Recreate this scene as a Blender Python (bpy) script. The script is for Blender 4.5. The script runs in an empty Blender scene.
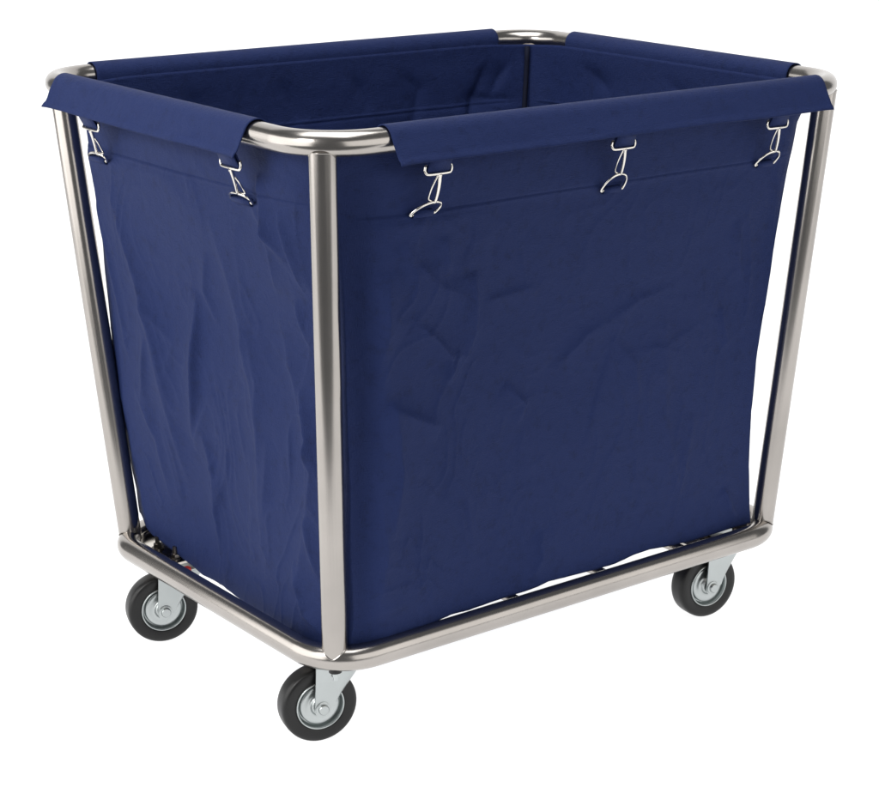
import bpy, bmesh, math, random
import numpy as np
from mathutils import Vector, Matrix
random.seed(4)
sc = bpy.context.scene
COL = sc.collection

# ------------------------------------------------------------------ camera
ZG = 0.1280                       # height of the base rail centre above the floor
cam = bpy.data.cameras.new('camera'); co = bpy.data.objects.new('camera', cam); COL.objects.link(co)
cR = Vector((0.7691413, -0.63903752, 0.00725939)); cU = Vector((0.18687014, 0.23574932, 0.95367804))
cF = Vector((0.61114745, 0.73215661, -0.30074157))
M = Matrix((cR, cU, -cF)).transposed().to_4x4()
M.translation = Vector((-1.52304121, -2.08707203, 0.97137332 + ZG))
co.matrix_world = M
cam.sensor_fit = 'HORIZONTAL'; cam.sensor_width = 36.0
cam.lens = 36.0 * 1990.07 / 879.0
cam.shift_x = -132.96 / 879.0; cam.shift_y = 24.5 / 879.0
cam.clip_end = 200; cam.clip_start = 0.05
sc.camera = co

# ------------------------------------------------------------------ world (dim studio) and softboxes
w = bpy.data.worlds.new("World"); sc.world = w; w.use_nodes = True
w.node_tree.nodes['Background'].inputs[0].default_value = (0.95, 0.97, 1.0, 1)
w.node_tree.nodes['Background'].inputs[1].default_value = 0.17
sc.view_settings.view_transform = 'Standard'; sc.view_settings.look = 'None'
sc.view_settings.exposure = 0; sc.view_settings.gamma = 1

def softbox(az, el, dist, sx, sy, radiance, aim=(0, 0, 0.45), col=(1, 1, 1)):
    L = bpy.data.lights.new('softbox', 'AREA'); L.shape = 'RECTANGLE'; L.size = sx; L.size_y = sy
    L.energy = radiance * math.pi * sx * sy; L.color = col
    o = bpy.data.objects.new('softbox', L); COL.objects.link(o)
    a, e = math.radians(az), math.radians(el)
    p = Vector(aim) + dist * Vector((math.cos(e) * math.cos(a), math.cos(e) * math.sin(a), math.sin(e)))
    o.location = p
    o.rotation_euler = (Vector(aim) - p).to_track_quat('-Z', 'Y').to_euler()
    return o
softbox(168, 12, 2.3, 3.3, 1.7, 2.6, col=(1, 0.99, 0.97))
softbox(-80, 12, 2.3, 3.3, 1.6, 1.45, col=(1, 0.985, 0.96))
softbox(-166, 30, 2.5, .55, .55, 17.0, col=(1, .99, .98))      # harder key raking across the folds
softbox(-150, 82, 2.2, 1.8, 1.8, 3.9)

# ------------------------------------------------------------------ helpers
def mesh_obj(name, verts, faces, mat, parent=None, smooth=True, uvs=None, loc=None):
    me = bpy.data.meshes.new(name); me.from_pydata([tuple(v) for v in verts], [], faces); me.update()
    if uvs is not None:
        ul = me.uv_layers.new(name='UVMap')
        li = np.zeros(len(me.loops), dtype=np.int32); me.loops.foreach_get('vertex_index', li)
        ul.data.foreach_set('uv', np.asarray(uvs, dtype=np.float32)[li].ravel())
    me.polygons.foreach_set('use_smooth', [smooth] * len(me.polygons))
    me.materials.append(mat)
    o = bpy.data.objects.new(name, me); COL.objects.link(o)
    if parent: o.parent = parent
    if loc is not None: o.location = loc
    return o

class MB:
    def __init__(s): s.v = []; s.f = []; s.uv = []
    def add(s, V, F, U=None):
        n = len(s.v); s.v += [tuple(v) for v in V]; s.f += [tuple(i + n for i in f) for f in F]
        s.uv += [tuple(u) for u in (U if U is not None else [(0, 0)] * len(V))]
    def tube(s, P, r, seg=16, closed=False, cap=True):
        P = [Vector(p) for p in P]; n = len(P); rs = r if hasattr(r, '__len__') else [r] * n
        V = []; U = []; T = []
        for i in range(n):
            a = P[i - 1] if (i > 0 or closed) else P[i]; b = P[(i + 1) % n] if (i < n - 1 or closed) else P[i]
            T.append((b - a).normalized())
        nrm = T[0].orthogonal().normalized() if abs(T[0].z) > .9 else Vector((0, 0, 1)).cross(T[0]).normalized()
        L = 0
        for i in range(n):
            nrm = (nrm - T[i] * nrm.dot(T[i])).normalized(); bn = T[i].cross(nrm)
            if i: L += (P[i] - P[i - 1]).length
            for k in range(seg):
                a = 2 * math.pi * k / seg
                V.append(P[i] + rs[i] * (math.cos(a) * nrm + math.sin(a) * bn)); U.append((L, k / seg))
        F = []
        for i in range(n if closed else n - 1):
            j = (i + 1) % n
            for k in range(seg):
                l = (k + 1) % seg; F.append((i * seg + k, i * seg + l, j * seg + l, j * seg + k))
        if cap and not closed:
            F.append(tuple(reversed(range(seg)))); F.append(tuple(range((n - 1) * seg, n * seg)))
        s.add(V, F, U)
    def lathe(s, prof, seg=48, c=(0, 0, 0), ax=(0, 1, 0), closed=True):
        """profile of (axial, radius) revolved about ax"""
        ax = Vector(ax).normalized(); u = ax.orthogonal().normalized(); v = ax.cross(u); c = Vector(c)
        V = []; U = []
        for k in range(seg):
            a = 2 * math.pi * k / seg
            for (h, r) in prof:
                V.append(c + ax * h + r * (math.cos(a) * u + math.sin(a) * v)); U.append((k / seg, r * 20))
        m = len(prof); F = []
        for k in range(seg):
            l = (k + 1) % seg
            for i in range(m if closed else m - 1):
                j = (i + 1) % m; F.append((k * m + i, k * m + j, l * m + j, l * m + i))
        s.add(V, F, U)
    def prism(s, poly, h0, h1, frame=None):
        """2-D outline extruded from h0 to h1; frame = 3x3 columns (x, y, extrusion) + origin"""
        fr, og = frame if frame else (Matrix.Identity(3), Vector((0, 0, 0)))
        n = len(poly); V = [og + fr @ Vector((x, y, h)) for h in (h0, h1) for x, y in poly]
        F = [tuple(reversed(range(n))), tuple(range(n, 2 * n))]
        F += [(i, (i + 1) % n, n + (i + 1) % n, n + i) for i in range(n)]
        s.add(V, F)
    def build(s, name, mat, parent=None, smooth=True, loc=None, sharp=None):
        o = mesh_obj(name, s.v, s.f, mat, parent, smooth, s.uv, loc)
        bm = bmesh.new(); bm.from_mesh(o.data); bmesh.ops.recalc_face_normals(bm, faces=bm.faces)
        if sharp:
            for e in bm.edges:
                if len(e.link_faces) == 2 and e.calc_face_angle(0) > math.radians(sharp): e.smooth = False
        bm.to_mesh(o.data); bm.free()
        return o

def nodes(name):
    m = bpy.data.materials.new(name); m.use_nodes = True; nt = m.node_tree
    return m, nt, nt.nodes['Principled BSDF']
def lk(nt, a, b): nt.links.new(a, b)

def mat_steel(name, base, rough, streak=True, bump=0.05):
    m, nt, b = nodes(name)
    b.inputs['Metallic'].default_value = 1
    tc = nt.nodes.new('ShaderNodeTexCoord'); mp = nt.nodes.new('ShaderNodeMapping')
    mp.inputs['Scale'].default_value = (3, 90, 1) if streak else (60, 60, 60)
    lk(nt, tc.outputs['UV' if streak else 'Object'], mp.inputs['Vector'])
    n1 = nt.nodes.new('ShaderNodeTexNoise'); n1.inputs['Scale'].default_value = 1; n1.inputs['Detail'].default_value = 6
    lk(nt, mp.outputs[0], n1.inputs['Vector'])
    n2 = nt.nodes.new('ShaderNodeTexNoise'); n2.inputs['Scale'].default_value = 9; n2.inputs['Detail'].default_value = 4
    lk(nt, tc.outputs['Object'], n2.inputs['Vector'])
    mr = nt.nodes.new('ShaderNodeMapRange'); mr.inputs['To Min'].default_value = rough * .7; mr.inputs['To Max'].default_value = rough * 1.45
    lk(nt, n1.outputs[0], mr.inputs['Value']); lk(nt, mr.outputs[0], b.inputs['Roughness'])
    cr = nt.nodes.new('ShaderNodeValToRGB')
    cr.color_ramp.elements[0].position = .3; cr.color_ramp.elements[1].position = .75
    cr.color_ramp.elements[0].color = (*[c * .9 for c in base], 1); cr.color_ramp.elements[1].color = (*[min(1, c * 1.08) for c in base], 1)
    lk(nt, n2.outputs[0], cr.inputs[0]); lk(nt, cr.outputs[0], b.inputs['Base Color'])
    bp = nt.nodes.new('ShaderNodeBump'); bp.inputs['Strength'].default_value = bump; bp.inputs['Distance'].default_value = .0006
    lk(nt, n1.outputs[0], bp.inputs['Height']); lk(nt, bp.outputs[0], b.inputs['Normal'])
    return m

def mat_fabric(name, base):
    m, nt, b = nodes(name)
    tc = nt.nodes.new('ShaderNodeTexCoord')
    n = nt.nodes.new('ShaderNodeTexNoise'); n.inputs['Scale'].default_value = 70; n.inputs['Detail'].default_value = 5; n.inputs['Roughness'].default_value = .5
    lk(nt, tc.outputs['Object'], n.inputs['Vector'])
    # threads: fine noise stretched along and across
    add = None
    for sc3 in ((1400, 1400, 160), (160, 160, 1400)):
        mp = nt.nodes.new('ShaderNodeMapping'); mp.inputs['Scale'].default_value = sc3
        lk(nt, tc.outputs['Object'], mp.inputs['Vector'])
        t = nt.nodes.new('ShaderNodeTexNoise'); t.inputs['Scale'].default_value = 1; t.inputs['Detail'].default_value = 2
        lk(nt, mp.outputs[0], t.inputs['Vector'])
        if add is None: add = t.outputs[0]
        else:
            a = nt.nodes.new('ShaderNodeMath'); a.operation = 'ADD'; lk(nt, add, a.inputs[0]); lk(nt, t.outputs[0], a.inputs[1]); add = a.outputs[0]
    mx = nt.nodes.new('ShaderNodeMath'); mx.operation = 'MULTIPLY_ADD'; mx.inputs[1].default_value = .55
    lk(nt, add, mx.inputs[0]); lk(nt, n.outputs[0], mx.inputs[2])
    cr = nt.nodes.new('ShaderNodeValToRGB')
    cr.color_ramp.elements[0].position = .62; cr.color_ramp.elements[1].position = 1.48
    cr.color_ramp.elements[0].color = (*[c * .76 for c in base], 1); cr.color_ramp.elements[1].color = (*[c * 1.24 for c in base], 1)
    lk(nt, mx.outputs[0], cr.inputs[0]); lk(nt, cr.outputs[0], b.inputs['Base Color'])
    b.inputs['Roughness'].default_value = .62
    b.inputs['Specular IOR Level'].default_value = .12
    b.inputs['Sheen Weight'].default_value = .02; b.inputs['Sheen Roughness'].default_value = .5
    b.inputs['Sheen Tint'].default_value = (.45, .55, .9, 1)
    bp = nt.nodes.new('ShaderNodeBump'); bp.inputs['Strength'].default_value = .8; bp.inputs['Distance'].default_value = .0010
    lk(nt, add, bp.inputs['Height'])
    n3 = nt.nodes.new('ShaderNodeTexNoise'); n3.inputs['Scale'].default_value = 38; n3.inputs['Detail'].default_value = 5; n3.inputs['Distortion'].default_value = 1.2
    lk(nt, tc.outputs['Object'], n3.inputs['Vector'])
    b2 = nt.nodes.new('ShaderNodeBump'); b2.inputs['Strength'].default_value = .35; b2.inputs['Distance'].default_value = .004
    lk(nt, n3.outputs[0], b2.inputs['Height']); lk(nt, bp.outputs[0], b2.inputs['Normal'])
    lk(nt, b2.outputs[0], b.inputs['Normal'])
    return m

def mat_plain(name, base, rough, metal=0, spec=.5):
    m, nt, b = nodes(name)
    tc = nt.nodes.new('ShaderNodeTexCoord'); n = nt.nodes.new('ShaderNodeTexNoise'); n.inputs['Scale'].default_value = 45; n.inputs['Detail'].default_value = 5
    lk(nt, tc.outputs['Object'], n.inputs['Vector'])
    cr = nt.nodes.new('ShaderNodeValToRGB'); cr.color_ramp.elements[0].position = .3; cr.color_ramp.elements[1].position = .7
    cr.color_ramp.elements[0].color = (*[c * .82 for c in base], 1); cr.color_ramp.elements[1].color = (*[min(1, c * 1.15) for c in base], 1)
    lk(nt, n.outputs[0], cr.inputs[0]); lk(nt, cr.outputs[0], b.inputs['Base Color'])
    mr = nt.nodes.new('ShaderNodeMapRange'); mr.inputs['To Min'].default_value = rough * .85; mr.inputs['To Max'].default_value = min(1, rough * 1.2)
    lk(nt, n.outputs[0], mr.inputs['Value']); lk(nt, mr.outputs[0], b.inputs['Roughness'])
    b.inputs['Metallic'].default_value = metal; b.inputs['Specular IOR Level'].default_value = spec
    return m

STEEL = mat_steel('brushed_steel', (.40, .375, .352), .20)
WIRE = mat_steel('polished_wire', (.74, .71, .66), .16, streak=False, bump=0)
ZINC = mat_steel('zinc_plate', (.47, .50, .50), .30, streak=False, bump=.02)
NAVY = mat_fabric('navy_fabric', (.0104, .0192, .074))
RUBBER = mat_plain('black_rubber', (.006, .006, .0065), .38, spec=.38)
RED = mat_plain('red_plastic', (.45, .03, .015), .4)
CHROME = mat_steel('plate_steel', (.62, .58, .53), .13, streak=False, bump=.01)
CREASE_SHADE = mat_plain('crease_shade', (.006, .008, .022), .8, spec=.2)  # crease shadow put into the seam colour
DARK = mat_plain('dark_bolt', (.24, .22, .20), .3, metal=1)

# ------------------------------------------------------------------ white sweep, glow added to keep it pure white and shadowless
m, nt, b = nodes('glowing_white_sweep')
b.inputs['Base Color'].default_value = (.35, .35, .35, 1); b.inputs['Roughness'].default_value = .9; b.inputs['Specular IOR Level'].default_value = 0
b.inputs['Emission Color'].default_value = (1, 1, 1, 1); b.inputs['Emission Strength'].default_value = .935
ca = Vector((cF.x, cF.y, 0)).normalized(); cs = Vector((ca.y, -ca.x, 0))
org = Vector((co.location.x, co.location.y, 0))
prof = [(1.50, 0), (4.4, 0)]
for k in range(1, 13):
    a = math.pi / 2 * k / 12; prof.append((4.4 + .9 * math.sin(a), .9 - .9 * math.cos(a)))
prof.append((5.3, 4.0))
V = []; F = []
for i, (d, z) in enumerate(prof):
    for s in (-3.6, -1.2, 1.2, 3.6): V.append(org + ca * d + cs * s + Vector((0, 0, z)))
for i in range(len(prof) - 1):
    for j in range(3): F.append((i * 4 + j, i * 4 + j + 1, i * 4 + j + 5, i * 4 + j + 4))
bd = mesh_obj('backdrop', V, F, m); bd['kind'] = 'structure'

# ------------------------------------------------------------------ the cart
cart = bpy.data.objects.new('laundry_cart', None); COL.objects.link(cart)
cart['label'] = 'navy blue fabric laundry cart hung in a silver steel tube frame on black wheels'
cart['category'] = 'laundry cart'
LOC = (0, 0, ZG)

A1, B1, R1 = .3728, .2712, .0636       # base rail half sizes and corner radius
A2, B2, R2 = .40687, .32945, .0735      # top rail
TR, TB, PR, HZ = .0143, .0156, .0151, .62     # top rail, base rail and post radii; rail spacing

def ring_pts(a, b, r, z, n=14):
    P = []
    for cx, cy, a0 in ((a - r, -b + r, -90), (a - r, b - r, 0), (-a + r, b - r, 90), (-a + r, -b + r, 180)):
        for k in range(n + 1):
            t = math.radians(a0 + 90 * k / n); P.append((cx + r * math.cos(t), cy + r * math.sin(t), z))
    return P
def corner(a, b, r, z, sx, sy):
    o = r * (1 - 1 / math.sqrt(2)); return Vector((sx * (a - o), sy * (b - o), z))

mb = MB(); mb.tube(ring_pts(A2, B2, R2, HZ), TR, 32, closed=True); mb.build('top_rail', STEEL, cart, loc=LOC)
mb = MB(); mb.tube(ring_pts(A1, B1, R1, 0), TB, 32, closed=True); mb.build('base_rail', STEEL, cart, loc=LOC)
for sx, sy in ((-1, -1), (-1, 1), (1, -1), (1, 1)):
    p0 = corner(A1, B1, R1, 0.0, sx, sy); p1 = corner(A2, B2, R2, HZ, sx, sy)
    d = (p1 - p0).normalized(); dg = Vector((sx, sy, 0)).normalized()
    e1 = d.cross(Vector((0, 0, 1)).cross(dg)).normalized(); e2 = d.cross(e1).normalized()
    seg = 40; ends = []
    for c, up, rt in ((p0, 1, TB), (p1, -1, TR)):      # coped ends, cut to sit on the round rail
        row = []
        for k in range(seg):
            t = 2 * math.pi * k / seg; o = PR * (math.cos(t) * e1 + math.sin(t) * e2)
            lat = (o.x * dg.x + o.y * dg.y); zt_ = c.z + up * (math.sqrt(max(0 if up > 0 else .0085 ** 2, rt ** 2 - lat ** 2)) - .0006)
            row.append(c + o + d * ((zt_ - c.z - o.z) / d.z))
        ends.append(row)
    V = []; U = []; F = []; L = (p1 - p0).length
    for i in range(9):
        for k in range(seg):
            V.append(ends[0][k].lerp(ends[1][k], i / 8)); U.append((L * i / 8, k / seg))
    for i in range(8):
        for k in range(seg):
            l = (k + 1) % seg; F.append((i * seg + k, i * seg + l, (i + 1) * seg + l, (i + 1) * seg + k))
    F.append(tuple(range(8 * seg, 9 * seg)))
    mb = MB(); mb.add(V, F, U)
    for row in ends:
        mb.tube([q + d * (.0004 if row is ends[0] else -.0004) for q in row], .0007, 6, closed=True)
    mb.build('post', STEEL, cart, loc=LOC, sharp=55)

# cross bars under the bag
for x in (-.218, -.08, .0655, .205):
    mb = MB(); mb.tube([(x, -B1 + .004, .001), (x, 0, -.001), (x, B1 - .004, .001)], .0068, 12); mb.build('cross_bar', STEEL, cart, loc=LOC)

# ------------------------------------------------------------------ casters
H, RW = .0805, .0475
def mat3(cols): return Matrix(cols).transposed()
def make_caster(parent):
    """local frame: origin at the wheel centre, +y outer side, +x the leading side, swivel stem at x=+.03"""
    fk = MB(); th = .0022; hw = .0205
    # pressed fork: plan outline is a U opening to the trailing side
    rows = 18; ztop = H - .0156 - .012; nv = 22
    def plan(t):
        zc = ztop * (1 - t) - .012 * t
        c = max(0.0, t)
        xl = .032 * (1 - c) + .0105 * c; xt = -.007 - .0035 * c
        return zc, xl, xt
    outer = []
    for i in range(rows + 1):
        t = i / rows; zc, xl, xt = plan(t)
        if zc < 0:    # rounded lower end about the axle
            h = math.sqrt(max(0, 1 - (zc / .0122) ** 2)); xl = .0105 * h; xt = -.0105 * h
        outer.append((zc, xl, xt))
    for side in (-1, 1):
        poly = [(xt, z) for z, xl, xt in outer] + [(min(xl, 99), z) for z, xl, xt in reversed(outer)]
        fr = mat3((Vector((1, 0, 0)), Vector((0, 0, 1)), Vector((0, 1, 0))))
        h0, h1 = (hw, hw + th) if side > 0 else (-hw - th, -hw)
        # pull leading edge in a little so the curved web can close it
        fk.prism([(x, z) for x, z in poly], h0, h1, (fr, Vector((0, 0, 0))))
    # leading web, a bent sheet joining the sides
    V = []; F = []; nr = 12; nc = 20
    for lay in (0, 1):
        for i in range(nr + 1):
            t = i / nr * .80; zc, xl, xt = plan(t); nose = .031 * max(0, 1 - (t / .82) ** 1.3)
            for j in range(nc + 1):
                ph = -math.pi / 2 + math.pi * j / nc
                V.append((xl - .0004 + max(0, nose - lay * th) * math.cos(ph), (hw + th - .0003 - lay * (th - .0006)) * math.sin(ph), zc))
    g = (nr + 1) * (nc + 1)
    for i in range(nr):
        for j in range(nc):
            a = i * (nc + 1) + j; F.append((a, a + 1, a + nc + 2, a + nc + 1)); F.append((g + a, g + a + nc + 1, g + a + nc + 2, g + a + 1))
    for j in range(nc):
        a = j; F.append((a, g + a, g + a + 1, a + 1)); a = nr * (nc + 1) + j; F.append((a, a + 1, g + a + 1, g + a))
    fk.add(V, F)
    # crown plate and swivel race
    crown = [(-.007, -hw - .0018)] + [(.0315 + .0305 * math.cos(p_), (hw + .0018) * math.sin(p_)) for p_ in [-math.pi / 2 + math.pi * k / 20 for k in range(21)]] + [(-.007, hw + .0018)]
    fk.prism(crown, ztop, ztop + .0022)
    fk.lathe([(ztop + .002, .0), (ztop + .002, .021), (ztop + .006, .0225), (ztop + .009, .021), (ztop + .0118, .019), (H - .006, .017), (H - .006, 0)], 32, c=(.027, 0, 0), ax=(0, 0, 1), closed=False)
    fork = fk.build('caster', ZINC, parent, sharp=35)
    # tyre
    W = .0135; pr = []
    for y, r in ((-.0118, .0285), (-.0125, .031), (-W, .036), (-W, .0395), (-.0125, .0425), (-.0098, .0441), (-.005, .0445), (.005, .0445), (.0098, .0441), (.0125, .0425), (W, .0395), (W, .036), (.0125, .031), (.0118, .0285), (.008, .0265), (-.008, .0265)): pr.append((y, r))
    k_ = RW / .0445; t = MB(); t.lathe([(y * k_, r * k_) for y, r in pr], 64); t.build('tyre', RUBBER, fork, sharp=60)
    # pressed steel rim: bright lip, groove, dished disc and centre boss
    h = MB()
    side = [(.0118, .0287), (.0134, .0283), (.0138, .0274), (.0132, .0268), (.0070, .0264), (.0044, .0258), (.0040, .0246), (.0040, .0238), (.0092, .0234), (.0104, .0222),
            (.0106, .0185), (.0100, .0155), (.0104, .0125), (.0122, .0112), (.0146, .0104), (.0152, .0090), (.0152, .0)]
    side = [(y * k_, r * k_) for y, r in side]
    h.lathe(side, 64, closed=False); h.lathe([(-y, r) for y, r in side], 64, closed=False)
    h.build('wheel_rim', ZINC, fork, sharp=80)
    # axle with hex head and nut
    a = MB()
    a.lathe([(-.026, 0), (-.026, .0038), (.026, .0038), (.026, 0)], 24, closed=False)
    a.lathe([(hw + th, .0), (hw + th, .0092), (hw + th + .001, .0092), (hw + th + .0014, .0085), (hw + th + .0014, 0)], 32, closed=False)
    fr = mat3((Vector((1, 0, 0)), Vector((0, 0, 1)), Vector((0, 1, 0))))
    hexp = [(.0058 * math.cos(math.radians(60 * k + 12)), .0058 * math.sin(math.radians(60 * k + 12))) for k in range(6)]
    a.prism(hexp, -hw - th - .005, -hw - th, (fr, Vector((0, 0, 0))))
    a.lathe([(hw + th + .001, .0), (hw + th + .001, .0066), (hw + th + .0042, .0064), (hw + th + .0052, .0056), (hw + th + .0054, 0)], 32, closed=False)
    a.build('axle_bolt', ZINC, fork, sharp=35)
    for o in [fork] + list(fork.children):        # leading side to the right of the outer side
        o.data.transform(Matrix.Scale(-1, 4, (1, 0, 0))); o.data.flip_normals()
    return fork
def copy_tree(o, parent):
    c = o.copy(); COL.objects.link(c); c.parent = parent
    for ch in list(o.children): copy_tree(ch, c)
    return c

# wheel centres (x, y) and the azimuth of the outer side of each wheel
spots = [(-.3455, -.1955, -104), (-.3465, .1900, -105), (.2870, -.2080, -97), (.2780, .1950, -104)]
c0 = make_caster(cart)
cast = [c0] + [copy_tree(c0, cart) for _ in spots[1:]]
for c, (x, y, az) in zip(cast, spots):
    c.location = (x, y, ZG - H); c.rotation_euler = (0, 0, math.radians(az - 90))
# mounting plates welded inside the base rail, one at each caster, with bolts
for c, (x, y, az) in zip(cast, spots):
    a = math.radians(az - 90); sx, sy = x - .027 * math.cos(a), y - .027 * math.sin(a)
    gx, gy = (1 if sx > 0 else -1), (1 if sy > 0 else -1)
    xo, xi = gx * (A1 - TB * .75), gx * (A1 - .125); yo, yi = gy * (B1 - TB * .75), gy * (B1 - .135); rc = .05
    arc = [(xo - gx * rc + gx * rc * math.cos(t), yo - gy * rc + gy * rc * math.sin(t)) for t in [math.pi / 2 * k / 10 for k in range(11)]]
    poly = arc + [(xi, yo), (xi, yi), (xo, yi)]
    if gx * gy < 0: poly = poly[::-1]
    hi = gx < 0 and gy > 0; zp = -.001 if hi else -.0125
    mb = MB(); mb.prism(poly, zp - .003, zp)
    # upturned inner lip along the rail
    lip = [(xo - gx * .002, yi + gy * .002)] + [(p[0] - gx * .0015, p[1] - gy * .0015) for p in arc] + [(xi, yo - gy * .002)]
    V = [(x_, y_, z_) for x_, y_ in lip for z_ in (zp, zp + .0075)]
    V += [(x_ - gx * .0015, y_ - gy * .0015, z_) for x_, y_ in lip for z_ in (zp, zp + .0075)]
    n_ = len(lip); F = []
    for i in range(n_ - 1):
        q = 2 * i; w_ = 2 * n_
        F += [(q, q + 2, q + 3, q + 1), (w_ + q, w_ + q + 1, w_ + q + 3, w_ + q + 2), (q + 1, q + 3, w_ + q + 3, w_ + q + 1)]
    mb.add(V, F)
    pl = mb.build('mounting_plate', CHROME, cart, loc=LOC, sharp=40)
    sx, sy = gx * .318, gy * .176
    for bx, by in ((-.024, -.024), (-.024, .024), (.024, -.024), (.024, .024)):
        q = MB(); X, Y = sx + bx, sy + by
        q.tube([(X, Y, zp - .009), (X, Y, .0165 if hi else zp + .011)], .0031, 12)
        hp = [(.0060 * math.cos(math.radians(60 * k)), .0060 * math.sin(math.radians(60 * k))) for k in range(6)]
        q.prism(hp, zp + .0016, zp + .0072, (Matrix.Identity(3), Vector((X, Y, 0)))); q.lathe([(.0002, 0), (.0002, .0085), (.0016, .0085), (.0016, 0)], 24, c=(X, Y, zp), ax=(0, 0, 1), closed=False)
        q.prism(hp, zp - .0085, zp - .0032, (Matrix.Identity(3), Vector((X, Y, 0))))
        q.build('bolt', DARK, pl, sharp=30)
    if gx > 0 or gy > 0: continue
    k_ = corner(A1, B1, R1, 0, gx, gy); q = MB()       # stud under the rail corner
    q.lathe([(-TB - .0025, 0), (-TB - .0025, .0078), (-TB + .002, .0078), (-TB + .002, 0)], 24, c=(k_.x, k_.y, 0), ax=(0, 0, 1), closed=False)
    q.build('washer', RUBBER, pl, sharp=30); q = MB()
    q.tube([(k_.x, k_.y, -TB - .013), (k_.x, k_.y, -TB)], .0030, 12)
    q.prism([(.0052 * math.cos(math.radians(60 * k + 20)), .0052 * math.sin(math.radians(60 * k + 20))) for k in range(6)], -TB - .008, -TB - .0025, (Matrix.Identity(3), Vector((k_.x, k_.y, 0))))
    q.build('bolt', ZINC, pl, sharp=30)
# red brake tab seen through the gap beside the rear left caster
mb = MB(); mb.prism([(-.356, .104), (-.346, .102), (-.344, .106), (-.345, .113), (-.356, .115)], -.004, .0015)
br = mb.build('brake_tab', RED, cart, loc=LOC, smooth=False); br['label'] = 'small red tab beside the rear left caster'

# ------------------------------------------------------------------ noise (numpy)
rng = np.random.RandomState(7); PERM = rng.rand(64, 64, 64) * 2 - 1
def vnoise(p):
    p = np.asarray(p, float); i = np.floor(p).astype(int); f = p - i; f = f * f * f * (f * (f * 6 - 15) + 10); r = 0
    for dx in (0, 1):
        for dy in (0, 1):
            for dz in (0, 1):
                wgt = (f[..., 0] if dx else 1 - f[..., 0]) * (f[..., 1] if dy else 1 - f[..., 1]) * (f[..., 2] if dz else 1 - f[..., 2])
                r = r + wgt * PERM[(i[..., 0] + dx) % 64, (i[..., 1] + dy) % 64, (i[..., 2] + dz) % 64]
    return r
def fbm(p, o=3): return sum(vnoise(p * 2 ** k + 17 * k) / 2 ** k for k in range(o))
def sst(a, b, x): t = np.clip((x - a) / (b - a), 0, 1); return t * t * (3 - 2 * t)

# ------------------------------------------------------------------ the bag
ZT = .617
def tab(z, T): T = sorted(T); return np.interp(z, [t[0] for t in T], [t[1] for t in T])
CN = {  # corner position by height: near, right, back, left
    'N': (lambda z: (-tab(z, [(0, .337), (.05, .334), (.3, .342), (.57, .357), (.61, .371)]), -tab(z, [(0, .256), (.3, .272), (.57, .287), (.61, .296)]))),
    'R': (lambda z: (tab(z, [(0, .334), (.05, .325), (.10, .317), (.18, .313), (.25, .3185), (.33, .3290), (.40, .3345), (.46, .3415), (.52, .3485), (.57, .354), (.61, .371)]), -tab(z, [(0, .252), (.16, .262), (.33, .27), (.46, .279), (.57, .289), (.61, .296)]))),
    'B': (lambda z: (tab(z, [(0, .332), (.2, .32), (.4, .345), (.6, .373)]), tab(z, [(0, .25), (.3, .27), (.6, .297)]))),
    'L': (lambda z: (-tab(z, [(0, .332), (.067, .335), (.13, .342), (.2, .348), (.3, .350), (.4, .352), (.57, .355), (.61, .371)]), tab(z, [(0, .258), (.067, .258), (.13, .266), (.2, .272), (.4, .278), (.57, .288), (.61, .296)])))}
# faces: corner a -> corner b, outward normal, measured axis, top plane, bow lower down, seam height
FACES = [('N', 'R', (0, -1), 0, B2 - TR - .0035, .010, .527), ('R', 'B', (1, 0), 1, A2 - TR - .0035, .008, .527),
         ('B', 'L', (0, 1), 0, B2 - TR - .0035, .010, .527), ('L', 'N', (-1, 0), 1, A2 - TR - .0035, .008, .541)]
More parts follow.
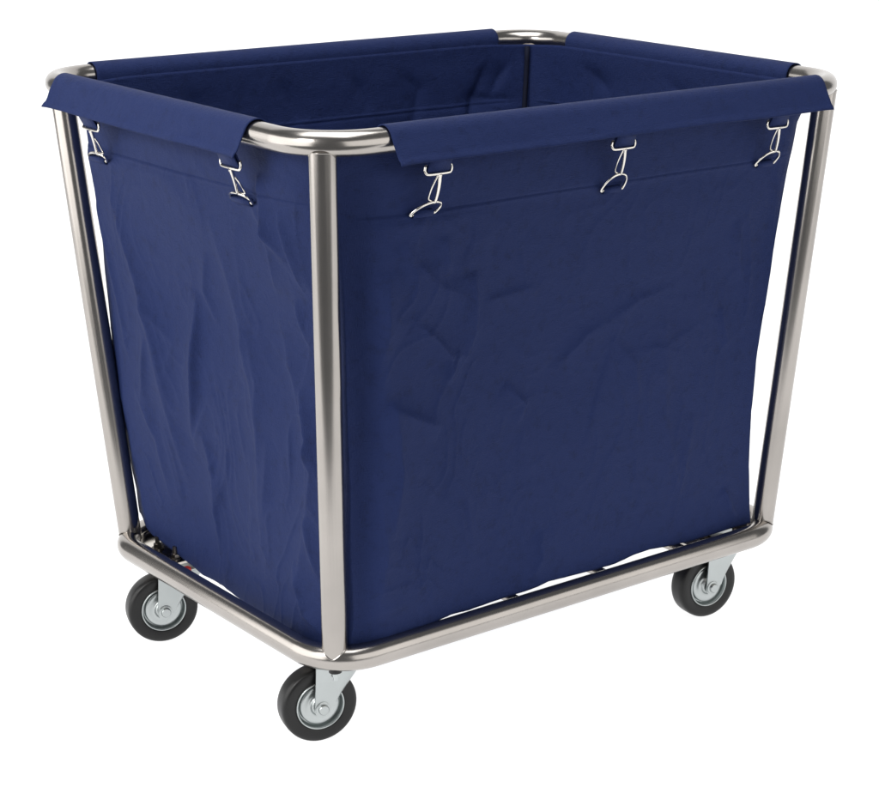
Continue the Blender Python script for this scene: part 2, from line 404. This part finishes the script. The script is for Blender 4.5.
# creases in the cloth: polyline in (position along the face, height), height of the fold, widths either side
CR = {0: [([(-.312, .47), (-.305, .28), (-.315, .03)], .014, .085, .085), ([(-.288, .499), (-.266, .471), (-.232, .44), (-.195, .425)], .0036, .008, .028), ([(-.181, .45), (-.178, .378), (-.188, .343)], .0080, .007, .034),
          ([(-.272, .407), (-.24, .382), (-.211, .353), (-.215, .324)], .0060, .005, .022), ([(-.198, .357), (-.215, .322)], .005, .010, .004),
          ([(-.117, .30), (-.086, .269), (-.098, .246)], .004, .004, .018), ([(-.161, .411), (-.079, .417)], .0022, .004, .014),
          ([(.037, .349), (.089, .373), (.157, .382)], .0022, .005, .018), ([(-.039, .305), (.008, .341), (.04, .352)], .0028, .006, .018),
          ([(.052, .328), (.091, .288), (.101, .24)], .0028, .005, .020), ([(.262, .48), (.286, .396), (.292, .29)], .0035, .018, .008),
          ([(.238, .337), (.259, .28)], .0030, .012, .005), ([(.251, .454), (.272, .371)], .0035, .005, .012),
          ([(-.297, .315), (-.285, .228), (-.292, .143)], .0070, .020, .010), ([(-.304, .31), (-.249, .282), (-.221, .27)], .0060, .007, .025),
          ([(-.326, .493), (-.309, .399), (-.317, .342)], .0055, .010, .018), ([(.14, .365), (.149, .204), (.184, .087)], .0024, .008, .03),
          ([(-.07, .03), (-.054, .06), (-.062, .092)], .0040, .006, .02), ([(-.235, .248), (-.178, .168), (-.163, .087)], .0030, .02, .01),
          ([(.20, .20), (.184, .087)], .0026, .006, .02), ([(.268, .078), (.288, .042), (.302, .025)], .0050, .006, .014),
          ([(-.32, .24), (-.30, .13), (-.31, .04)], .0045, .010, .02), ([(-.23, .50), (-.22, .455)], .003, .006, .01)],
      3: [([(.19, .50), (.13, .30), (.10, .12)], .009, .05, .022), ([(-.05, .50), (-.10, .28), (-.09, .05)], .008, .022, .06), ([(-.16, .40), (-.22, .22), (-.17, .06)], .006, .012, .03), ([(.015, .395), (.023, .343), (.049, .247), (.07, .189)], .0085, .030, .006), ([(.142, .318), (.178, .216)], .004, .012, .006),
          ([(-.024, .451), (-.004, .399), (-.025, .359)], .0035, .010, .006), ([(-.178, .57), (-.178, .49), (-.166, .429)], .0060, .005, .016),
          ([(-.204, .425), (-.218, .375)], .0050, .005, .012), ([(.156, .355), (.107, .325), (.083, .311)], .003, .012, .005),
          ([(.044, .205), (.029, .146), (.045, .033)], .0055, .020, .007), ([(-.197, .317), (-.215, .261), (-.202, .184)], .0060, .006, .014),
          ([(.197, .239), (.151, .168), (.147, .086)], .0055, .012, .02), ([(-.09, .366), (-.062, .298)], .003, .01, .02),
          ([(-.166, .097), (-.179, .03), (-.218, .012)], .0060, .006, .014), ([(.25, .469), (.217, .343), (.207, .264)], .0045, .018, .007),
          ([(-.147, .531), (-.207, .472)], .0038, .006, .012), ([(.008, .269), (.072, .175)], .0040, .007, .016), ([(-.21, .53), (-.225, .44)], .005, .005, .012),
          ([(-.20, .16), (-.215, .09)], .0050, .008, .012), ([(-.12, .24), (-.10, .12)], .0025, .02, .01)],
      2: [([(.311, .60), (.273, .537), (.25, .48)], .0065, .018, .006), ([(.352, .60), (.307, .542)], .006, .006, .016), ([(.147, .591), (.181, .56), (.163, .50)], .0045, .01, .018),
          ([(.25, .545), (.36, .53)], .004, .008, .016), ([(.06, .60), (.093, .538)], .004, .012, .006), ([(-.057, .60), (-.025, .53)], .004, .02, .008), ([(-.20, .6), (-.17, .52)], .004, .02, .008)],
      1: [([(.20, .60), (.119, .557)], .005, .008, .018), ([(.15, .605), (.172, .52)], .004, .02, .008), ([(.012, .60), (-.05, .56)], .004, .008, .018), ([(-.12, .6), (-.1, .5)], .003, .02, .01)]}
def crease(s, z, pl, A, w1, w2):
    best = np.full(s.shape, 1e9); sg = np.zeros(s.shape); tt = np.zeros(s.shape)
    seg = [math.dist(pl[i], pl[i + 1]) for i in range(len(pl) - 1)]; L = sum(seg); acc = 0
    for i in range(len(pl) - 1):
        ax, az = pl[i]; bx, bz = pl[i + 1]; dx, dz = bx - ax, bz - az; l2 = dx * dx + dz * dz
        tr = ((s - ax) * dx + (z - az) * dz) / l2; t = np.clip(tr, 0, 1)
        ex, ez = s - ax - t * dx, z - az - t * dz; d = np.hypot(ex, ez)
        cross = dx * (z - az) - dz * (s - ax); m = d < best
        best = np.where(m, d, best); sg = np.where(m, np.sign(cross), sg); tt = np.where(m, (acc + t * seg[i]) / L, tt); acc += seg[i]
    wd = np.where(sg > 0, w1, w2) * .85
    env = .06 + .94 * np.sin(np.pi * np.clip(tt, 0, 1)) ** .6
    return A * env * np.exp(-(np.sqrt(best ** 2 + .0016 ** 2) - .0016) / wd)

RC = {}
for fi_, (half_, cnt) in enumerate(((.32, 26), (.25, 22), (.32, 26), (.25, 20))):
    rr_ = random.Random(20 + fi_); RC[fi_] = []
    for k in range(cnt):
        x0, z0 = rr_.uniform(-half_, half_), rr_.uniform(.03, .56); an = rr_.gauss(math.pi / 2, .55); ln = rr_.uniform(.05, .17)
        bend = rr_.gauss(0, .25)
        p = [(x0, z0), (x0 + ln * .5 * math.cos(an), z0 + ln * .5 * math.sin(an)), (x0 + ln * .5 * (math.cos(an) + math.cos(an + bend)), z0 + ln * .5 * (math.sin(an) + math.sin(an + bend)))]
        w_ = (rr_.uniform(.002, .006), rr_.uniform(.012, .045)); w_ = w_ if rr_.random() < .5 else w_[::-1]
        RC[fi_].append((p, rr_.choice((-1, 1, 1)) * rr_.uniform(.001, .0036), *w_))
def bottom_z(fi, m):
    n = vnoise(np.stack([m * 9, np.full_like(m, fi * 3.3), np.zeros_like(m)], -1)) * .004
    z = .014 + n
    if fi == 3:
        z = np.interp(m, [-.26, -.164, -.1255, -.114, -.103, -.084, -.048, .001, .038, .0587, .0872, .1155, .155, .214, .256],
                      [-.0100, -.0095, -.0090, -.0070, -.0045, -.0035, -.0078, -.0085, -.0050, -.0050, -.0060, -.0005, .0062, .015, .024]) + n * .1
    if fi == 0:
        z = np.interp(m, [-.34, -.27, -.223, -.195, -.168, -.098, -.078, -.058, -.041, 0, .044, .075, .109, .138, .166, .21, .333],
                      [.012, .0125, .0135, .0170, .0150, .0168, .0170, .0185, .0220, .0200, .0180, .0174, .0215, .0220, .0188, .0150, .0125]) + n * .1
    return z
def face_pts(fi, S, Z):
    """S in 0..1 along the face, Z heights"""
    a, b, n, ax, top, bow, seam = FACES[fi]
    ca_, cb_ = CN[a](Z), CN[b](Z)
    P = np.stack([ca_[0] + (cb_[0] - ca_[0]) * S, ca_[1] + (cb_[1] - ca_[1]) * S, Z], -1)
    nn = np.array([n[0], n[1], 0.]); base = P @ nn
    e8 = 1 - np.abs(2 * S - 1) ** 9; e3 = 1 - np.abs(2 * S - 1) ** 3
    wt = sst(.36, .60, Z)
    off = (top - base) * e8 * wt + bow * e3 * (1 - wt)
    m = P[..., ax]
    edge = sst(0, .07, S) * sst(0, .07, 1 - S); edge2 = .25 + .75 * edge
    fade = 1 - sst(.570, .605, Z)
    d = np.zeros_like(S)
    for c in CR[fi]: d += (.8 if fi in (1, 2) else 1.3 if fi == 0 and c[2] < .04 and c[0][0][0] < -.15 else 1.15) * crease(m, Z, *c)
    q = np.stack([m * 4.2 + fi * 9.1, Z * 2.6, np.full_like(m, 1.7 * fi)], -1)
    warp = np.stack([fbm(q * 1.7 + 5, 2), fbm(q * 1.7 + 31, 2), np.zeros_like(m)], -1) * .9
    r1 = 1 - np.abs(vnoise((q + warp) * 1.6)); r2 = 1 - np.abs(vnoise((q + warp) * 3.7 + 11))
    amp = 1.0
    if fi == 0: amp = .55 + .75 * np.exp(-((m + .30) / .13) ** 2) + .1 * np.exp(-((m - .30) / .06) ** 2)
    if fi == 3: amp = .85 + .4 * (1 - sst(.15, .35, Z))
    if fi in (1, 2): amp = .9
    amp = amp * (1 - .6 * sst(seam - .01, seam + .01, Z))
    d += amp * (.0080 * fbm(q * .8 + 3, 2) + .0012 * (r2 ** 5 - .2))
    for c in RC[fi]: d += .65 * amp * crease(m, Z, *c)
    d = 1.3 * d * edge2 * (.04 + .96 * fade)
    d *= .55 + .45 * sst(0, .06, Z)
    d += .0007 * sst(seam - .0006, seam + .0006, Z) * edge - .0016 * np.exp(-((Z - seam - .0045) / .0011) ** 2) * edge
    P = P + nn * (off + d * (1 - .0 * wt))[..., None]
    return P
NS = [290, 150, 200, 250]
grid = []
base_rows = sorted(set(list(np.linspace(0, 1, 150)) ))
pts_cols = []
for fi in range(4):
    ns = NS[fi]
    x = np.linspace(0, 1, ns, endpoint=False)
    s = x - .10 * np.sin(2 * np.pi * x) / (2 * np.pi) * 2     # denser near corners
    a, b, n, ax, top, bow, seam = FACES[fi]
    ca_, cb_ = CN[a](0.0), CN[b](0.0); m = ca_[ax] + (cb_[ax] - ca_[ax]) * s
    zb = bottom_z(fi, m)
    # blend bottom heights at the corners
    cz = {'N': -.004, 'R': .0115, 'B': .014, 'L': .033}
    k0 = 1 - sst(0, .05, s); k1 = 1 - sst(0, .05, 1 - s)
    zb = zb * (1 - k0) * (1 - k1) + cz[a] * k0 + cz[b] * k1 * (1 - k0)
    zt = ZT - .003 * (1 - sst(0, .12, s)) - .003 * (1 - sst(0, .12, 1 - s))
    low = np.linspace(0, 1, 170)
    cols = []
    for j in range(ns):
        zz = np.concatenate([zb[j] + (seam - .003 - zb[j]) * low, seam + np.array([-.0006, .0006, .0030, .0045, .006, .0075, .009]), np.linspace(seam + .013, zt[j], 20)])
        cols.append(zz)
    Zg = np.array(cols); Sg = np.repeat(s[:, None], Zg.shape[1], 1)
    pts_cols.append(face_pts(fi, Sg, Zg))
G = np.concatenate(pts_cols, 0)           # columns round the bag x rows
G[..., 0] += .0022 * fbm(G * 7 + 3, 2) * sst(0, .05, G[..., 2]) * (1 - sst(.5, .6, G[..., 2]))
G[..., 1] += .0022 * fbm(G * 7 + 43, 2) * sst(0, .05, G[..., 2]) * (1 - sst(.5, .6, G[..., 2]))
nc, nr = G.shape[:2]
V = G.reshape(-1, 3).tolist(); F = []
for i in range(nc):
    j = (i + 1) % nc
    for k in range(nr - 1): F.append((i * nr + k, j * nr + k, j * nr + k + 1, i * nr + k + 1))
# bottom panel, sagging on the cross bars
prev = [i * nr for i in range(nc)]; b0 = G[:, 0, :]
for q in range(1, 13):
    f = 1 - q / 13.0; row = []
    for i in range(nc):
        x, y, z = b0[i]; zz = z * f ** 2 + (1 - f ** 2) * (.006) - .002 * math.sin(f * math.pi)
        row.append(len(V)); V.append([x * f, y * f, zz])
    for i in range(nc):
        j = (i + 1) % nc; F.append((prev[i], row[i], row[j], prev[j]))
    prev = row
cidx = len(V); V.append([0, 0, .006])
for i in range(nc): F.append((prev[i], cidx, prev[(i + 1) % nc]))
bag = mesh_obj('bag', V, F, NAVY, cart, loc=LOC)
md = bag.modifiers.new('thick', 'SOLIDIFY'); md.thickness = .0011; md.offset = -1

# seam strip down each inside corner, near-black mainly to stand for crease shadow
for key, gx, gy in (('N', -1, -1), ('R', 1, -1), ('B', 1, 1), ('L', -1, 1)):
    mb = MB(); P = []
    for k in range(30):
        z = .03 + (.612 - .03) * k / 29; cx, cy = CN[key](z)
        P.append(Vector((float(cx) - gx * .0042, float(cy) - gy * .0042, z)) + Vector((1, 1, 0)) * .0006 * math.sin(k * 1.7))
    mb.tube(P, .0036, 8); mb.build('seam_shade', CREASE_SHADE, bag)

# sleeves folded over the top rail, with the flap hanging outside
def sleeve(fi, c0_, c1_, L=.033, th=25):
    a, b, n, ax, top, bow, seam = FACES[fi]
    n3 = np.array([n[0], n[1], 0.]); t3 = np.array([1., 0, 0]) if ax == 0 else np.array([0, 1., 0])
    half = B2 if ax == 0 else A2; rr = TR + .0022
    prof = []
    for k in range(7): prof.append((-rr, -.008 + .008 * k / 6, 0))
    ths = math.radians(th)
    for k in range(1, 21):
        a_ = math.pi - (math.pi - ths) * k / 20; prof.append((rr * math.cos(a_), rr * math.sin(a_), 0))
    for k in range(1, 15):
        l = L * k / 14; prof.append((rr * math.cos(ths) + l * math.sin(ths), rr * math.sin(ths) - l * math.cos(ths), k / 14))
    N = 150; V = []; F = []
    for i in range(N + 1):
        c = c0_ + (c1_ - c0_) * i / N
        for k, (o, z, fl) in enumerate(prof):
            wv = float(vnoise(np.array([c * 13 + fi * 7, fl * 1.5, 2.2 + fi]))) * .0016 + float(vnoise(np.array([c * 40, fl * 3, 9.2 + fi]))) * .0006
            droop = .0012 * float(vnoise(np.array([c * 8, 4.4, fi * 2.0])))
            end = min(i, N - i) / N
            curl = .0030 * math.exp(-end * 60)
            cc = c + (1 if i > N / 2 else -1) * .006 * fl * math.exp(-end * 40) * 0
            p = n3 * (half + o + (wv + curl) * fl + wv * .15) + t3 * cc + np.array([0, 0, HZ + z + droop * fl + .0003 * wv])
            # hem double thickness with stitch line near the free edge
            if fl > .80: p = p + n3 * .0013
            V.append(p.tolist())
    m = len(prof)
    for i in range(N):
        for k in range(m - 1):
            F.append((i * m + k, (i + 1) * m + k, (i + 1) * m + k + 1, i * m + k + 1))
    o = mesh_obj('sleeve', V, F, NAVY, bag)
    md = o.modifiers.new('thick', 'SOLIDIFY'); md.thickness = .0014; md.offset = 0
    return o
sleeve(0, -.3220, .3435)
sleeve(3, -.2130, .2490)
sleeve(2, -.3303, .3298)
sleeve(1, -.2307, .2286)

# ------------------------------------------------------------------ snap hooks
def wire(mb, pts, r=.00125, seg=8, sub=6):
    """smooth curve through the points"""
    P = [Vector(p) for p in pts]; Q = []
    E = [2 * P[0] - P[1]] + P + [2 * P[-1] - P[-2]]
    for i in range(1, len(E) - 2):
        for k in range(sub):
            t = k / sub; a, b_, c, d = E[i - 1], E[i], E[i + 1], E[i + 2]
            Q.append(.5 * ((2 * b_) + (c - a) * t + (2 * a - 5 * b_ + 4 * c - d) * t * t + (3 * b_ - a - 3 * c + d) * t ** 3))
    Q.append(P[-1]); mb.tube(Q, r, seg)
def make_hook(name_parent, ex, dx, dz=-.055, dd=-.039, hw=.0175, gate=.0068, td=.018, w=.0178):
    """local frame: x along the rail, y outward, origin at the eye bar. ex: shift of the ring top, dx: shift of the ring base"""
    mb = MB()
    wire(mb, [(-w + .0035, -.0012, .0085), (-w + .0008, .0, .0078), (-w - .0002, .0002, .004), (-w + .0012, .0005, .0006), (-w + .004, .0008, -.0008), (-.004, .0012, -.001), (.004, .0012, -.001), (w - .004, .0008, -.0008), (w - .0012, .0005, .0006), (w + .0002, .0002, .004), (w - .0008, 0, .0078), (w - .0035, -.0012, .0085)], .0017)
    T = Vector((ex, dd + td, -.0355))     # where the hook meets the ring
    # flat tapering shank
    s0 = Vector((.001, .0012, -.001)); d = (T - s0)
    n = 10; 
    mb.tube([s0 + d * (k / n) + Vector((.0015 * math.sin(math.pi * k / n), 0, 0)) for k in range(n + 1)] + [T + Vector((-.001, -.0035, -.0025)), T + Vector((-.003, -.0055, .001))],
            [.0028 - .0013 * k / n for k in range(n + 1)] + [.0014, .0012], 10)
    # spring gate
    g0 = s0 + d * .12 + Vector((-.003, 0, 0)); g1 = T + Vector((-gate, -.002, .003))
    wire(mb, [s0 + Vector((-.001, 0, -.0015)), g0, (g0 * .5 + g1 * .5) + Vector((-gate * .32, 0, 0)), g1 + Vector((-.0008, 0, .002)), g1 + Vector((.001, 0, -.001)), T + Vector((-.002, -.002, .0005))], .0011)
    mb.lathe([(-.002, 0), (-.002, .0023), (.002, .0023), (.002, 0)], 16, c=tuple(s0 + d * .07), ax=(1, 0, .3), closed=False)
    hk = mb.build('snap_hook', WIRE, cart, sharp=50)
    # webbing tab through the eye, up behind the flap
    tb = MB(); V = []; F = []
    path = [(.0085, .020), (.0055, .012), (.0018, .005), (.0008, .0022), (.0, .0012), (-.0014, .0022), (-.0012, .005), (.0015, .012), (.0050, .020)]
    for (y, z) in path:
        for x in (-w + .0030, 0, w - .0030): V.append((x, y, z))
    for i in range(len(path) - 1):
        for j in range(2): F.append((i * 3 + j, i * 3 + j + 1, i * 3 + j + 4, i * 3 + j + 3))
    t = mesh_obj('webbing_tab', V, F, NAVY, hk); md = t.modifiers.new('thick', 'SOLIDIFY'); md.thickness = .0011; md.offset = 0
    # D ring and the short strap that holds it to the bag
    rg = MB(); B = Vector((dx, dd, dz))
    top = T + Vector((0, -.001, 0)); pts = []
    for k in range(0, 13):
        a = math.pi * k / 12; u = -math.cos(a) * hw; v = math.sin(a) ** .8
        pts.append(B + Vector((u, 0, 0)) + (top - B) * v)
    wire(rg, [B + Vector((-hw + .003, 0, -.001))] + pts + [B + Vector((hw - .003, 0, -.001))], .0016, sub=3)
    rg.tube([B + Vector((-hw, 0, -.0002)), B + Vector((hw, 0, -.0002))], .0013, 8)
    rg.build('d_ring', WIRE, hk)
    st = MB(); V = []; F = []
    for (y, z) in ((-.0034, -.0045), (.0005, -.0040), (.0022, -.0015), (.0024, .0008), (.0012, .0026), (-.0034, .0034)):
        for x in (-hw + .0042, 0, hw - .0042): V.append((B.x + x, B.y + y, B.z + z))
    for i in range(5):
        for j in range(2): F.append((i * 3 + j, i * 3 + j + 1, i * 3 + j + 4, i * 3 + j + 3))
    t = mesh_obj('ring_strap', V, F, NAVY, hk); md = t.modifiers.new('thick', 'SOLIDIFY'); md.thickness = .0012; md.offset = 0
    return hk
EYE_O = .014; EZ = .5805
def place(h, loc, rz):
    h.location = loc; h.rotation_euler = (0, 0, rz)
    for o in [h] + list(h.children):          # local x follows the rail away from the near corner
        o.data.transform(Matrix.Scale(-1, 4, (1, 0, 0))); o.data.flip_normals()
def surface(fi, m, z, half):
    """how far out the cloth stands at this place, over the width of a ring"""
    i0 = sum(NS[:fi]); P = G[i0:i0 + NS[fi]].reshape(-1, 3); ax = FACES[fi][3]; n = FACES[fi][2]
    k = (np.abs(P[:, ax] - m) < half) & (np.abs(P[:, 2] - z) < .004)
    return float(np.max(P[k] @ np.array([n[0], n[1], 0.])))
# long side: eye x, ring top shift, ring base x and height (seen against a plane at .302), then moved out to the real cloth
for x, ex, bx, bz in ((-.2605, .012, -.2510, .5255), (.0067, .0165, .0253, .5218), (.2618, .021, .2828, .5255)):
    dlt = 0
    for _ in range(4): dlt = surface(0, bx - .83 * dlt, bz + .41 * dlt, .018) + .0022 - .302
    dd = -(B2 + EYE_O) + .302 + dlt
    place(make_hook(cart, ex - .4 * dlt, bx - .83 * dlt - x, dz=bz + .41 * dlt - EZ, dd=dd, td=min(.018, -.45 * dd)), (x, -B2 - EYE_O, EZ + ZG), math.pi)
for y, ex, by, bz in ((.1560, .030, .2180, .5270), (-.177, .027, -.1270, .5294)):
    dlt = 0
    for _ in range(4): dlt = surface(3, by - 1.2 * dlt, bz + .5 * dlt, .024) + .0022 - .378
    dd = -(A2 + EYE_O) + .378 + dlt
    place(make_hook(cart, -ex + .6 * dlt, -(by - 1.2 * dlt - y), dz=bz + .5 * dlt - EZ, dd=dd, hw=.024, gate=-.012, w=.0215, td=min(.018, -.45 * dd)), (-A2 - EYE_O, y, EZ + ZG), math.radians(90))
